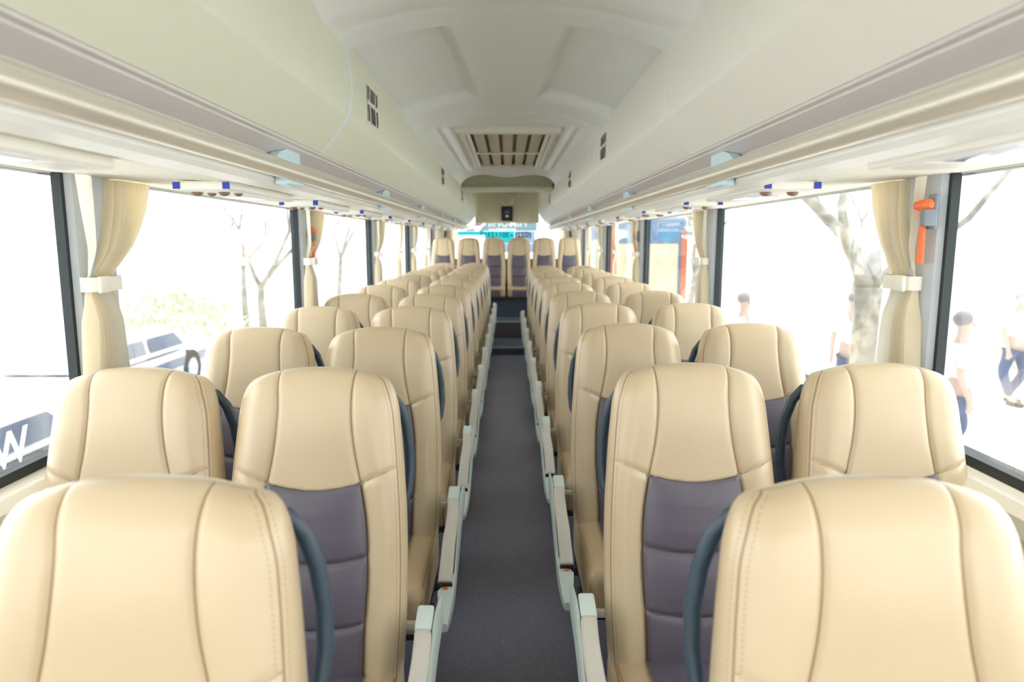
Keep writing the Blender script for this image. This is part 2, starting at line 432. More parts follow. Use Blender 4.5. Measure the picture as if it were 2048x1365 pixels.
def seat_proto(side, arm):
    """side=+1: the aisle lies towards +x of the seat"""
    r = thing('coach_seat', '', 'seat')
    part('backrest', me_back, r); part('back_insert', me_ins, r); part('back_shell', me_shell, r)
    cu = part('cushion', me_cush, r); part('cushion_insert', me_cins, r); part('piping', me_pip, cu); part('piping', me_pip2, cu)
    g = MB(); s = side
    g.tube([(s*x, y, z) for x, y, z in [(.125, .058, 1.080), (.155, .074, 1.070), (.175, .086, 1.035), (.189, .092, .985), (.197, .092, .925), (.199, .084, .865), (.194, .068, .815), (.180, .045, .78), (.150, .03, .765)]], [.009, .011, .0125, .013, .013, .013, .0125, .011, .009], 12)
    part('grab_handle', g.mesh('grab_handle'), r, 'shell')
    fr = MB(); fr.box(-.19, .19, -.48, -.06, .262, .297); fr.rbox((0, -.28, .245), (.20, .025, .018), .008, 2); fr.rbox((0, -.10, .245), (.20, .025, .018), .008, 2)
    part('seat_frame', fr.mesh('seat_frame'), r, 'dark')
    lg = MB(); lg.rbox((-s*.05, -.26, .125), (.03, .16, .125), .02, 3, lambda p: (p.x, p.y*(1.15-.3*(p.z/.125+1)/2), p.z)); lg.rbox((-s*.05, -.26, .008), (.05, .22, .008), .006, 2)
    part('seat_leg', lg.mesh('seat_leg'), r, 'dark')
    if arm:
        xc = s*.262; ar = MB(); n = 16
        path = [(-.205, .592), (-.25, .583), (-.31, .558), (-.38, .521), (-.44, .485), (-.50, .448)]
        for k in range(1):
            # pad : superellipse sections along the path
            P = []
            for i in range(31):
                u = i/30*(len(path)-1); j = min(int(u), len(path)-2); f = u-j
                y = path[j][0]*(1-f)+path[j+1][0]*f; z = path[j][1]*(1-f)+path[j+1][1]*f
                t = i/30; hw = (.0195+.002*t)*min(1, ((t+.004)/.05)**.5 if t < .05 else 1); hh = .020-.003*math.sin(PI*t)
                hh *= min(1, ((t+.01)/.05)**.5 if t < .05 else 1)
                dx = s*(.004*math.sin(PI*min(1, t*1.7))-.006*max(0, t-.4)); row = []
                for q in range(n+1):
                    a = 2*PI*q/n; cx, cz = math.cos(a), math.sin(a)
                    ex = abs(cx)**.55*(1 if cx >= 0 else -1); ez = abs(cz)**.55*(1 if cz >= 0 else -1)
                    row.append((xc+dx+hw*ex, y-.45*hh*ez, z+.89*hh*ez))
                P.append(row)
            ar.grid(P); ar.add(P[0][:-1], [tuple(range(n))]); ar.add(P[-1][:-1], [tuple(range(n))])
        pad = part('armrest', ar.mesh('armrest'), r, 'arm')
        cp = MB(); cp.rbox((xc, -.180, .605), (.019, .034, .011), .006, 3, lambda p: (p.x, p.y, p.z+.25*p.y)); part('armrest_cap', cp.mesh('armrest_cap'), pad, 'mint')
        jn = MB(); jn.rbox((xc-s*.002, -.503, .443), (.021, .004, .020), .003, 2, lambda p: (p.x, p.y-.45*p.z, p.z)); part('armrest_joint', jn.mesh('armrest_joint'), pad, 'dark')
        # bracket: side plate + tapered nose
        br = MB(); up = [(-.06, .600), (-.16, .617), (-.21, .608), (-.27, .586), (-.34, .550), (-.41, .510), (-.47, .475), (-.52, .445), (-.585, .418), (-.625, .402)]
        lo = [(-.06, .515), (-.16, .505), (-.21, .49), (-.27, .465), (-.34, .437), (-.41, .413), (-.47, .397), (-.52, .386), (-.585, .376), (-.625, .374)]
        P = []
        for i in range(len(up)):
            t = i/(len(up)-1); xo = s*(.290-.004*t-.010*max(0, t-.75)*4); xi = s*.283 if i < 7 else s*(.238+.022*((t-.72)/.28)**2)
            a, b = up[i], lo[i]
            P.append([(xi, a[0], a[1]-.004), ((xi+xo)/2, a[0], a[1]), (xo, a[0], a[1]-.005), (xo+s*.002, (a[0]+b[0])/2, (a[1]+b[1])/2), (xo, b[0], b[1]+.004), (xi, b[0], b[1]), (xi, (a[0]+b[0])/2, (a[1]+b[1])/2), (xi, a[0], a[1]-.004)])
        br.grid(P); br.add(P[0][:-1], [tuple(range(7))]); br.add(P[-1][:-1], [tuple(range(7))])
        bk = part('armrest_bracket', br.mesh('armrest_bracket'), r, 'mint')
        bk.data.set_sharp_from_angle(angle=math.radians(50))
        bt = MB(); bt.rbox((s*.2620, -.514, .447), (.006, .006, .004), .003, 2); part('release_button', bt.mesh('release_button'), bk, 'orange')
        am = MB(); am.rbox((s*.232, -.075, .53), (.053, .009, .009), .004, 2); part('armrest_mount', am.mesh('armrest_mount'), r, 'arm')
    return r

ORD = ['first', 'second', 'third', 'fourth', 'fifth', 'sixth', 'seventh', 'eighth', 'ninth', 'tenth', 'eleventh', 'twelfth']
LY = [.855+.776*i for i in range(12)]; RY = [.850+.8335*i for i in range(10)]
protos = {('L', 1): seat_proto(1, True), ('L', 0): seat_proto(1, False), ('R', 1): seat_proto(-1, True), ('R', 0): seat_proto(-1, False)}
used = set()
for side, ys, sx in (('L', LY, -1), ('R', RY, 1)):
    sn = 'left' if side == 'L' else 'right'
    for i, y in enumerate(ys):
        for aisle, x in ((1, .440), (0, .874)):
            if i == 0 and not aisle: continue
            k = (side, aisle)
            if k in used: o = copy_tree(protos[k])
            else: o = protos[k]; used.add(k)
            if aisle and side == 'L': x = [.466, .450, .444][min(i, 2)]
            if aisle and side == 'R': x = [.466, .446, .440][min(i, 2)]
            if not aisle: x = ([0, .888, .870] if side == 'L' else [0, .920, .888])[min(i, 2)]
            o.location = (sx*x, y, 0)
            where = 'beside the aisle' if aisle else 'by the windows'
            o['label'] = 'cream and slate leather %s seat on the %s, %s row from the camera' % ('aisle' if aisle else 'window', sn, ORD[i])
            o['group'] = '%s hand seats %s' % (sn, where)
bp = bench_proto()
BX = [-.957, -.583, -.209, .163, .537, .910]
BL = ['leftmost of the six', 'second from the left', 'left one of the middle two', 'right one of the middle two', 'second from the right', 'rightmost of the six']
for i, x in enumerate(BX):
    o = bp if i == 0 else copy_tree(bp)
    o.location = (x, 10.42, .345); o.scale = (.86, 1, 1)
    o['label'] = 'cream and slate rear bench seat, '+BL[i]; o['group'] = 'seats of the raised rear bench'

# ------------------------------------------------------------------ shell of the coach
Y0, Y1 = -1.5, 10.85; WX = 1.16
f = MB(); f.box(-WX-.06, WX+.06, Y0, Y1, -.06, 0); struct(f.build('floor', M['floor']))
PY = [-.22, 1.81, 3.81, 5.85, 8.10, 10.55]
for s, nm in ((-1, 'left'), (1, 'right')):
    w = MB(); x0, x1 = sorted((s*WX, s*(WX+.06)))
    w.box(x0, x1, Y0, Y1, -.06, .87)
    w.box(x0, x1, Y0, Y1, 1.62, 2.30)
    struct(w.build('wall_'+nm, M['wall']))
    # sill ledge
    t = MB(); a, b = sorted((s*(WX-.075), s*WX)); t.extrude_y([(s*WX, .80), (s*(WX-.07), .82), (s*(WX-.075), .865), (s*(WX-.05), .885), (s*WX, .89)], Y0, Y1, True, True)
    struct(t.build('trim_%d' % (1 if s < 0 else 2), M['sill']))
# windows: pane + black surround
k = 0
for s in (-1, 1):
    for i in range(len(PY)-1):
        k += 1
        a, b = PY[i]+.12, PY[i+1]
        fr = MB()
        xi, xo = sorted((s*(WX-.004), s*(WX+.045)))
        fr.box(xi, xo, a-.02, b+.055, .885, .915); fr.box(*sorted((s*(WX+.016), s*(WX+.045))), a-.02, b+.055, 1.618, 1.65)
        fr.box(*sorted((s*(WX-.020), s*(WX+.004))), b, b+.03, .89, 1.63); fr.box(xi, xo, a-.03, a+.02, .89, 1.63)
        fo = struct(fr.build('window_%d' % k, M['rubber']))
        g = MB(); g.box(*sorted((s*(WX+.005), s*(WX+.009))), a-.01, b+.01, .90, 1.62); g.build('pane', M['glass'], fo)
# front-most side panes (beside the camera, behind it) stay open to the front; pillars
tn = 3
for s in (-1, 1):
    for p in PY[1:]:
        m = MB(); prof = []
        for q in range(9):
            a = PI*q/8; prof.append((p+.012+.094*(1-math.cos(a)), WX-.016-.034*math.sin(a)**.5))
        vs = [(s*x, y, .885) for y, x in prof]+[(s*x, y, 1.64) for y, x in prof]
        n = len(prof); m.add(vs, [(i, i+1, n+i+1, n+i) for i in range(n-1)])
        m.box(*sorted((s*(WX-.012), s*(WX+.003))), p+.031, p+.199, .885, 1.64)
        struct(m.build('trim_%d' % tn, M['pillar'], smooth=True)); tn += 1
# windscreen end behind the camera
wf_ = MB(); wf_.box(-WX-.06, WX+.06, Y0-.06, Y0, -.06, 1.0); wf_.box(-WX-.06, WX+.06, Y0-.06, Y0, 2.05, 2.3); wf_.box(-WX-.06, -WX+.02, Y0-.06, Y0, .55, 2.05); wf_.box(WX-.02, WX+.06, Y0-.06, Y0, .55, 2.05)
struct(wf_.build('wall_front', M['wall']))
wn = struct(MB().box(-WX, WX, Y0-.05, Y0-.03, .98, 1.01).build('window_11', M['rubber'])); MB().box(-WX+.02, WX-.02, Y0-.032, Y0-.028, 1.0, 2.05).build('pane', M['glass'], wn)
# rear wall with the rear window
rw = MB(); RX = .86
rw.box(-WX-.06, WX+.06, Y1, Y1+.06, -.06, 1.14); rw.box(-WX-.06, -RX, Y1, Y1+.06, 1.14, 2.3); rw.box(RX, WX+.06, Y1, Y1+.06, 1.14, 2.3); rw.box(-RX, RX, Y1, Y1+.06, 1.95, 2.3)
struct(rw.build('wall_rear', M['wall']))
fo = MB(); fo.box(-RX, RX, Y1-.01, Y1+.03, 1.13, 1.17); fo.box(-RX, RX, Y1-.01, Y1+.03, 1.93, 1.96)
for s in (-1, 1): fo.box(*sorted((s*(RX+.035), s*(RX))), Y1-.012, Y1+.03, 1.13, 1.96)
fo = struct(fo.build('window_12', M['rubber'])); MB().box(-RX, RX, Y1+.018, Y1+.022, 1.15, 1.95).build('pane', M['glass'], fo)
# outer roof
rf = MB(); rf.box(-WX-.06, WX+.06, Y0-.06, Y1+.06, 2.30, 2.36); struct(rf.build('ceiling', M['ceil']))

# ceiling liner with moulded pads (front part), plain behind
def pad(x, y):
    def rr(ax, y, x0, x1, y0, y1, e):
        return float(sstep(0, e, np.array(min(ax-x0, x1-ax, y-y0, y1-y))))
    ax = abs(x); z = 0
    for (ya, yb) in ((2.16, 3.36), (.45, 1.85)):
        t = (y-ya)/(yb-ya)
        x0 = .115+.055*(1-min(1, max(0, t)))**1.5
        z += .045*rr(ax, y+(.05*(1-ax/.45) if y > (ya+yb)/2 else -.03*(1-ax/.45)), x0, .60, ya, yb, .075)
    return z
def linz(x, y):
    ax = abs(x); z = 2.095-.088*(ax/.47)**(2.2+9*float(sstep(5.9, 6.8, np.array(y))))
    z += pad(x, y)
    if 3.9 < y < 6.35 and ax < .33: z = max(z, 2.093)
    for yc, amp in ((2.03, .03), (3.62, .05)):
        d = y-(yc-amp*(ax/.45)**2+(.03*math.cos(ax*14) if yc > 3 else 0)); z += .006*math.exp(-(d/.012)**2)
        if yc > 3 and d > 0: z -= .006
    # ribs beside the return air vent
    if 3.75 < y < 6.5:
        e = min(1, (y-3.75)/.05, (6.5-y)/.05)
        d = ax-(.352-.01*(y-3.7)/2.7); z += e*(-.013*math.exp(-(d/.014)**2)+.012*math.exp(-((d-.035)/.014)**2))
    if 4.9 < y < 5.06 and ax > .37: z += .008*math.exp(-((y-4.98)/.02)**2)
    return z
ys = sorted(set(list(np.linspace(-1.45, 2.0, 50))+list(np.linspace(2.0, 3.8, 110))+list(np.linspace(3.8, 6.9, 120)))); xs = np.linspace(-.50, .50, 111)
AV = (4.08, 6.15, .285)
P = [[(x, y, linz(x, y)) for x in xs] for y in ys]
mb = MB(); m = len(xs)
fs = []
for i in range(len(ys)-1):
    for j in range(m-1):
        yc = (ys[i]+ys[i+1])/2; xc = (xs[j]+xs[j+1])/2
        if AV[0]+.03 < yc < AV[1]-.03 and abs(xc) < AV[2]-.02: continue
        fs.append((i*m+j, i*m+j+1, (i+1)*m+j+1, (i+1)*m+j))
mb.add([p for r in P for p in r], fs)
# rolled rear lip, sagging in the middle
lip = []
for x in xs:
    z = linz(x, 6.9); sg = .012*math.cos(x*13)
    lip.append([(x, 6.9, z), (x, 6.93, z-.008-sg), (x, 6.955, z-.016-sg), (x, 6.965, z-.005-sg), (x, 6.96, z+.06)])
mb.grid(lip)
struct(mb.build('trim_20', M['ceil'], smooth=True, sharp=60))
struct(MB().box(-.50, .50, 7.35, Y1, 2.20, 2.215).build('trim_21', M['ceil']))

# return air vent
av = thing('ceiling_vent', 'rectangular slatted air return vent set into the ceiling above the aisle', 'vent', (0, 4.08, 2.088))
fr = MB(); A, B, Wv = 0, 2.07, .285
def fbox(a, b, c, d, z0=-.030, z1=.02): fr.rbox(((a+b)/2, (c+d)/2, (z0+z1)/2), (abs(b-a)/2, abs(d-c)/2, (z1-z0)/2), .008, 2)
fbox(-Wv-.02, Wv+.02, A-.03, A+.045, -.034, .01); fbox(-Wv, -Wv+.055, A, B, -.03, .01); fbox(Wv-.055, Wv, A, B, -.03, .01); fbox(-Wv-.01, Wv+.01, B-.06, B+.02, -.03, .01)
fr.build('vent_frame', M['rackR'], av, True)
bk = MB(); bk.box(-Wv+.02, Wv-.02, A+.03, B-.02, .035, .045); bk.build('vent_backing', M['slot'], av)
for i in range(5):
    xw = (Wv-.06)*2; x0 = -Wv+.06+i*xw/5+.010; MB().rbox((x0+xw/10-.01+.0, (A+B)/2, .004), (xw/10-.012, (B-A)/2-.05, .006), .004, 2).build('vent_slat', M['mesh'], av, True)
MB().rbox((0, 1.15, -.006), (Wv-.05, .012, .008), .004, 2).build('vent_crossbar', M['rackR'], av, True)
for s in (-1, 1):
    MB().box(*sorted((s*(Wv-.040), s*(Wv-.034))), .1, B-.1, -.0312, -.028).build('vent_groove', M['black'], av)

# duct cover, rear panel and its device
dc = thing('duct_cover', 'pale beige rounded duct cover crossing the ceiling before the rear panel', 'panel', (0, 7.2, 2.0))
m = MB(); P = []
for yz in [(.30, .16), (.02, .16), (.0, .14), (-.006, .06), (-.012, .0), (-.03, -.012), (-.032, -.022), (-.010, -.034), (.03, -.040), (.30, -.045)]:
    P.append([(x, yz[0]+.02*(x/.46)**4, yz[1]) for x in np.linspace(-.462, .455, 24)])
m.grid(P)
for e in (0, -1): m.add([r[e] for r in P], [tuple(range(len(P)))])
m.build('cover', M['duct'], dc, True, 60)
ln = MB(); ln.rbox((0, -.034, -.014), (.43, .004, .004), .003, 2); ln.build('bright_edge', M['fin'], dc, True)
bx = MB(); bx.box(-.56, -.47, 7.25, 7.45, 1.98, 2.25); bx.box(.463, .56, 7.25, 7.45, 1.98, 2.25); struct(bx.build('trim_22', M['black']))  # black blocks stand in for the shaded gaps beside the duct
rp = thing('rear_bulkhead_panel', 'pale olive moulded panel with a round boss hanging above the rear window', 'panel', (-.012, 10.3, 1.70))
m = MB(); P = []
for z in np.linspace(0, .5, 40):
    row = []
    for x in np.linspace(-.47, .47, 60):
        y = .05*(z/.5)-.02; y += .012*math.exp(-(((abs(x)-.40-.0*z)/.02)**2))*sstep(.08, .2, z) if 0 else 0
        d = abs(x)-(.39-.9*(z-.28)**2); y += .010/(1+math.exp(-d/.006))
        r = math.hypot(x, z-.335); y -= .014*math.exp(-((r-.078)/.010)**2)+.004*(r < .078)
        if z < .03: y += .02*(1-z/.03)**2
        row.append((x, y, z))
    P.append(row)
m.grid(P); m.box(-.47, .47, .06, .12, 0, .5)
m.box(-.47, .47, .0, .07, -.001, .0)
m.build('panel_face', M['duct'], rp, True, 60)
bo = MB(); bo.tube([(.075*math.cos(a), -.012, .335+.075*math.sin(a)) for a in np.linspace(0, 2*PI, 33)], .007, 8); bo.build('round_boss', M['rackR'], rp, True)
l = MB(); pts = [(x, .012-.0, .475-.028*abs(math.sin((x)/.32*PI/1.0))*(abs(x) < .32)) for x in np.linspace(-.36, .36, 40)]; l.tube(pts, .004, 6); l.build('panel_seam', M['slot'], rp)
dv = thing('wall_device', 'small black rounded device with a white emblem on the rear panel above the aisle', 'device', (-.012, 10.262, 1.835))
MB().rbox((0, 0, 0), (.083, .02, .106), .018, 4).build('device_body', M['black'], dv, True)
MB().rbox((0, -.021, .06), (.055, .003, .024), .003, 2).build('device_screen', plain('dark_blue_screen', srgb(26, 44, 62), .2), dv, True)
e = MB(); e.sphere((0, -.021, -.028), .012, 14, 8, (1, .3, 1)); e.rbox((0, -.021, -.040), (.022, .003, .009), .003, 2); e.build('emblem', M['white'], dv, True)
tb = MB(); tb.rbox((0, -.021, .020), (.036, .001, .003), .001, 1); tb.build('lettering_line', M['recess'], dv)

# ------------------------------------------------------------------ luggage racks
PR = [(.478, 2.03), (.471, 1.996), (.466, 1.978), (.461, 1.958), (.457, 1.935), (.4545, 1.91), (.4535, 1.885), (.4550, 1.860), (.4585, 1.836), (.4640, 1.812), (.4655, 1.8075), (.4690, 1.8020), (.492, 1.7730), (.508, 1.7500), (.522, 1.7320), (.536, 1.7160), (.548, 1.703)]
def rack(s, nm, mat, seams, grilles, fins):
    r = thing('luggage_rack', 'long %s overhead luggage rack running the length of the %s side' % ('pale greenish cream' if s < 0 else 'warm pale grey', nm), 'luggage rack', (s*.8, 0, 1.8), 'overhead luggage racks')
    ox = s*.8
    def P3(prof): return [(s*x-ox, z-1.8) for x, z in prof]
    ys = [Y0+.02]+seams+[10.28]
    for a, b in zip(ys[:-1], ys[1:]):
        m = MB(); m.extrude_y(P3(PR+[(.556, 1.706), (.62, 1.76), (.62, 2.03)]), a+.005, b-.005, True, True); m.build('locker_panel', mat, r, True, 20)
    for y in seams:
        m = MB(); o = [(x-.0018, z-.001) for x, z in PR[1:]]; m.extrude_y(P3(o+[(x+.01, z+.004) for x, z in reversed(PR[1:])]), y-.009, y+.009, True, True); m.build('panel_seal', M['seal'], r, True, 35)
    m = MB(); m.extrude_y(P3([(.550, 1.701), (.560, 1.697), (.561, 1.690), (.600, 1.668), (.612, 1.640), (.612, 1.612), (.64, 1.612), (.64, 1.74), (.56, 1.74)]), Y0+.02, 10.28, True, True); m.build('recess_panel', M['recess'], r)
    m = MB(); m.extrude_y(P3([(.556, 1.7085), (.5475, 1.7015), (.5500, 1.6965), (.562, 1.6935), (.566, 1.70)]), Y0+.02, 10.28, True, True); m.build('edge_moulding', M['recess'], r)
    m = MB(); m.tube([(s*.562-ox, Y0+.03, -.173), (s*.562-ox, 10.27, -.173)], .0225, 24); m.build('rail', M['rod'], r, True, 60)
    m = MB(); m.extrude_y(P3([(.604, 1.618), (.603, 1.604), (.612, 1.594), (.640, 1.586), (.655, 1.590), (.655, 1.618)]), Y0+.02, 10.28, True, True); m.build('reflection_strip', M['strip'], r)  # no lamp: white gloss stands in for daylight reflected along the rack edge
    m = MB(); m.extrude_y(P3([(.655, 1.600), (.90, 1.612), (1.155, 1.622), (1.155, 1.66), (.655, 1.63)]), Y0+.02, 10.28, True, True); m.build('underside_lining', M['ribbed'], r)
    m = MB(); m.extrude_y(P3([(.62, 1.70), (1.155, 1.70), (1.155, 2.25), (.62, 2.25)]), Y0+.02, 10.28, True, True); m.build('rack_body', mat, r)
    for y in fins:
        m = MB(); n = 14   # quarter disc plate facing the aisle + block under the rail
        poly = [(y, 1.635)]+[(y-.21*math.sin(a), 1.635+.057*math.cos(a)) for a in np.linspace(0, PI/2, n)]
        q = len(poly); vs = [(s*.572-ox, a, b-1.8) for a, b in poly]+[(s*.596-ox, a, b-1.8) for a, b in poly]
        m.add(vs, [(i, (i+1)%q, q+(i+1)%q, q+i) for i in range(q)]+[tuple(range(q)), tuple(reversed(range(q, 2*q)))])
        m.rbox((s*.583-ox, y-.06, -.195), (.018, .07, .012), .006, 2)
        m.build('rail_bracket', M['fin'], r, True, 35)
    for y in grilles:
        for zz, sh in ((1.925, 1), (1.862, -1)):
            for dy, w in ((-.074, .009), (0, .032), (.074, .009)):
                lx = lambda z: float(np.interp(z, [p[1] for p in PR[::-1]], [p[0] for p in PR[::-1]]))-.0022
                for nme, gm, e, dd in (('grille_rim', 'white', .006, 0), ('speaker_slot', 'black', 0, .0012)):
                    Q = []
                    for zt in np.linspace(-1, 1, 5):
                        z = zz+zt*(.024+e*.7); sl = .014*sh*zt*(1 if 1 else 0)
                        Q.append([(s*(lx(z)-dd)-ox, y+dy+sl-w-e, z-1.8), (s*(lx(z)-dd)-ox, y+dy+sl+w+e, z-1.8)])
                    q = MB().grid(Q); q.build(nme, M[gm], r)
    return r
rack(-1, 'left', M['rackL'], [.35, 2.10, 3.85, 5.60, 7.35, 9.10], [2.42, 4.95, 7.0], [1.96, 3.42, 4.85, 6.28, 7.7, 9.1])
rack(1, 'right', M['rackR'], [.35, 2.10, 3.85, 5.60, 7.35, 9.10], [3.40, 5.20, 7.65], [2.00, 3.50, 5.03, 6.58, 8.1, 9.6])

# service units
def psu():
    r = thing('service_unit', '', 'service unit')
    MB().rbox((0, .29, -.006), (.078, .29, .013), .010, 3, lambda p: (p.x*(1-.12*((p.y+.29)/.58)**3), p.y, p.z)).build('tray', M['white'], r, True)
    for x in (-.066, .066): MB().rbox((x, -.0005, -.006), (.0095, .002, .009), .001, 1).build('blue_tag', M['blue'], r)
    for x in (-.045, .03):
        MB().sphere((x, .075, -.018), .016, 14, 5, (1, 1, .75), 1).build('air_nozzle', M['brown'], r, True)
        MB().sphere((x+.022, .12, -.018), .013, 14, 5, (1, 1, .75), 1).build('air_nozzle', M['brown'], r, True)
    MB().rbox((0, .30, -.019), (.045, .09, .0035), .003, 2).build('reading_light', M['lens'], r, True)
    MB().rbox((0, .47, -.019), (.05, .05, .002), .002, 2).build('speaker_cover', M['rackR'], r, True)
    return r
pp = psu(); first = True
for s, nm, xc in ((-1, 'left', .815), (1, 'right', .755)):
    for i in range(10):
        y = (.78 if i == 0 else 1.02+(.865 if s < 0 else .85)*i)
        o = pp if first else copy_tree(pp); first = False
        o.location = (s*xc, y, 1.6005)
        o['label'] = 'white overhead unit with blue tags above the %s seats, %s from the camera' % (nm, ORD[i])
        o['group'] = 'overhead service units on the %s' % nm

# ------------------------------------------------------------------ curtains
def curtain(s, y, yw, wtop, wbot, label, flip=False, top=1.615, bot=.90, x0=1.095):
    """y: pillar-side edge, the cloth spreads towards +y (away) at the top"""
    r = thing('curtain', label, 'curtain', (s*x0, y, bot), 'tied back side curtains')
    zt = [0, .05, .12, .2, .3, .38, .425, .445, .47, .52, .58, .64, .715]
    wd = [wbot, wbot*.98, wbot*.93, wbot*.86, wbot*.76, wbot*.66, .13, .124, .13, wtop*.52, wtop*.72, wtop*.88, wtop]
    st = [-.03, -.03, -.03, -.02, -.01, 0, .0, .0, .0, -.0, -.01, -.02, -.03]
    n = 200; H = top-bot; P = []
    for z in np.linspace(0, 1, 60):
        zz = z*.715; w = float(np.interp(zz, zt, wd)); a = float(np.interp(zz, zt, st)); w = w; row = []
        tie = math.exp(-((zz-.435)/.06)**2)
        for i in range(n+1):
            u = i/n
            up_ = float(sstep(.42, .48, zz)); wu = float(sstep(.38, .55, u)); W = up_*wu+(1-up_)*(1-wu)
            fan = min(1, abs(zz-.435)/.10)
            yy = a+w*u+.010*W*math.sin(2*PI*15*u+1)*fan
            xx = (.005+.017*fan)*W*math.sin(2*PI*15*u)+(1-W)*(.016*fan+.004)*math.sin(2*PI*1.6*u+.6)-.02*tie*math.sin(PI*u)
            row.append((-s*xx*1.0, yy, z*H))
        P.append(row)
    MB().grid(P).build('cloth', M['cloth'], r, True, 0)
    t = MB(); zc = .435*H/.715
    pts = []
    for a in np.linspace(0, 2*PI, 33)[:-1]:
        ex = abs(math.cos(a))**.6*(1 if math.cos(a) > 0 else -1); ez = abs(math.sin(a))**.6*(1 if math.sin(a) > 0 else -1)
        pts.append((.030*ez, .066+.068*ex))
    n2 = len(pts); vs = [(x, y_, zc+h) for h in (-.019, .019) for x, y_ in pts]
    t.add(vs, [(i, (i+1)%n2, n2+(i+1)%n2, n2+i) for i in range(n2)])
    tb = t.build('tieback', M['clip'], r, True, 60)
    MB().rbox((-s*.036, .016, zc), (.006, .024, .022), .005, 2).build('tieback_clip', M['clip'], r, True)
    return r
for s, nm in ((-1, 'left'), (1, 'right')):
    for i, p in enumerate(PY[1:5]):
        curtain(s, p+(.0 if s < 0 else .045), 0, (.36 if s < 0 else .27), (.24 if i == 0 else .22), 'cream pleated curtain tied back at the %s %s window pillar from the camera' % (ORD[i], nm))
    curtain(s, 7.0, 0, .24, .20, 'cream curtain tied back on the %s between the third and fourth window pillars' % nm)
    curtain(s, 9.3, 0, .24, .20, 'cream curtain on the %s, the last before the rear bench' % nm)
    rc = thing('rear_curtain', 'ochre cream curtain gathered at the %s edge of the rear window' % nm, 'curtain', (s*.90, 10.80, 1.20), 'rear window curtains')
    P = []
    for z in np.linspace(0, 1, 12):
        w = .10+.07*z
        P.append([(-s*(w*(i/40)-.02), -.018*math.sin(i*1.3)-.01, z*.50) for i in range(41)])
    MB().grid(P).build('cloth', M['cloth'], rc, True, 0)
    MB().tube([(-s*.03, -.02, .52), (s*.16, -.02, .52)], .008, 8).build('curtain_rod', M['dark'], rc, True)
    st = MB(); st.rbox((0, 0, .2), (.014, .014, .26), .006, 2, lambda p: (p.x-s*p.z*.12, p.y, p.z)); o = st.build('trim_%d' % (23 if s < 0 else 24), M['rubber'], None, True); o.location = (s*.99, 10.80, 1.13); struct(o)

# escape hammers
def hammer(s, y, z, label):
    r = thing('escape_hammer', label, 'hammer', (s*1.088, y, z), 'orange escape hammers')
    hn = MB(); hn.tube([(0, 0, -.09), (0, 0, .03)], [.011, .0095], 14, flat=.8); hn.tube([(0, -.0, .03), (0, 0, .055)], [.0095, .012], 14)
    hn.build('handle', M['orange'], r, True)
    hd = MB(); hd.tube([(0, -.030, .062), (0, -.022, .062), (0, .022, .062), (0, .030, .062)], [.007, .0165, .0165, .007], 14); hd.build('hammer_head', plain('orange_head', srgb(250, 150, 84), .35) if 0 else M['orange'], r, True)
    hl = MB(); hl.rbox((s*.016, -.012, .045), (.006, .016, .045), .004, 2); hl.rbox((-s*.002, -.026, .03), (.018, .010, .022), .004, 2); hl.build('holder', plain('holder_grey', srgb(122, 132, 142), .5), r, True)
hammer(1, 1.835, 1.478, 'orange escape hammer in grey holder on the first right window pillar')
hammer(-1, 3.92, 1.44, 'orange escape hammer half hidden by the curtain at the second left pillar')
hammer(1, 5.95, 1.44, 'orange escape hammer beside the curtain at the third right pillar')

# steps and raised rear platform (aisle only)
st = MB(); st.box(-.225, .225, 8.73, 9.55, 0, .1); struct(st.build('trim_25', M['step']))
t = MB(); w = .222
t.box(-w, w, 8.725, 8.752, .085, .104); t.box(-w, -w+.022, 8.752, 9.50, .1, .104); t.box(w-.022, w, 8.752, 9.50, .1, .104); t.box(-w, w, 9.46, 9.50, .1, .104); struct(t.build('trim_26', M['trim']))
st = MB(); st.box(-WX, WX, 9.552, Y1, 0, .335); st.box(-WX, WX, 10.05, Y1, .335, .635); struct(st.build('trim_27', M['step']))
st = MB(); st.box(-.20, .20, 9.545, 9.5515, .115, .325); struct(st.build('trim_28', M['riser']))
t = MB(); t.box(-.222, .222, 9.538, 9.575, .320, .341); t.box(.19, .222, 9.538, 9.551, .1, .32); t.box(-.222, .222, 9.99, 10.03, .335, .340); struct(t.build('trim_29', M['trim']))
MB().box(-1.1, 1.1, 10.52, 10.60, .66, 1.16).build('trim_30', M['dark'])['kind'] = 'structure'

# lettering ---------------------------------------------------------------
def text(name, body, size, mat, loc, rot, parent=None, off=0, sx=1):
    cu = bpy.data.curves.new(name, 'FONT'); cu.body = body; cu.size = size; cu.offset = off; cu.align_x = 'CENTER'; cu.align_y = 'CENTER'; cu.extrude = .0006
    o = bpy.data.objects.new(name, cu); C.objects.link(o); o.location = loc; o.rotation_euler = rot; o.scale = (sx, 1, 1); cu.materials.append(mat)
    dg = bpy.context.evaluated_depsgraph_get(); me = bpy.data.meshes.new_from_object(o.evaluated_get(dg)); mw = (o.location.copy(), o.rotation_euler.copy(), o.scale.copy())
    bpy.data.objects.remove(o); o = bpy.data.objects.new(name, me); C.objects.link(o); o.location, o.rotation_euler, o.scale = mw
    if not me.materials: me.materials.append(mat)
    if parent: o.parent = parent
    return o
ww = text('window_lettering', 'WWW', .112, M['whitefilm'], (-1.136, 1.42, .975), (PI/2, 0, -PI/2+PI), None, .002)
ww.rotation_euler = (PI/2, 0, PI/2); tag(ww, 'white letters WW on the nearest left side window, low down', 'lettering')
sg = thing('rear_window_sticker', 'cyan and pink advertising film with mirrored writing on the rear window', 'sticker', (0, Y1+.010, 1.465))
def filmrect(nm, mat, pts, dy=0): MB().add([(x, dy, z) for x, z in pts], [tuple(range(len(pts)))]).build(nm, M[mat], sg)
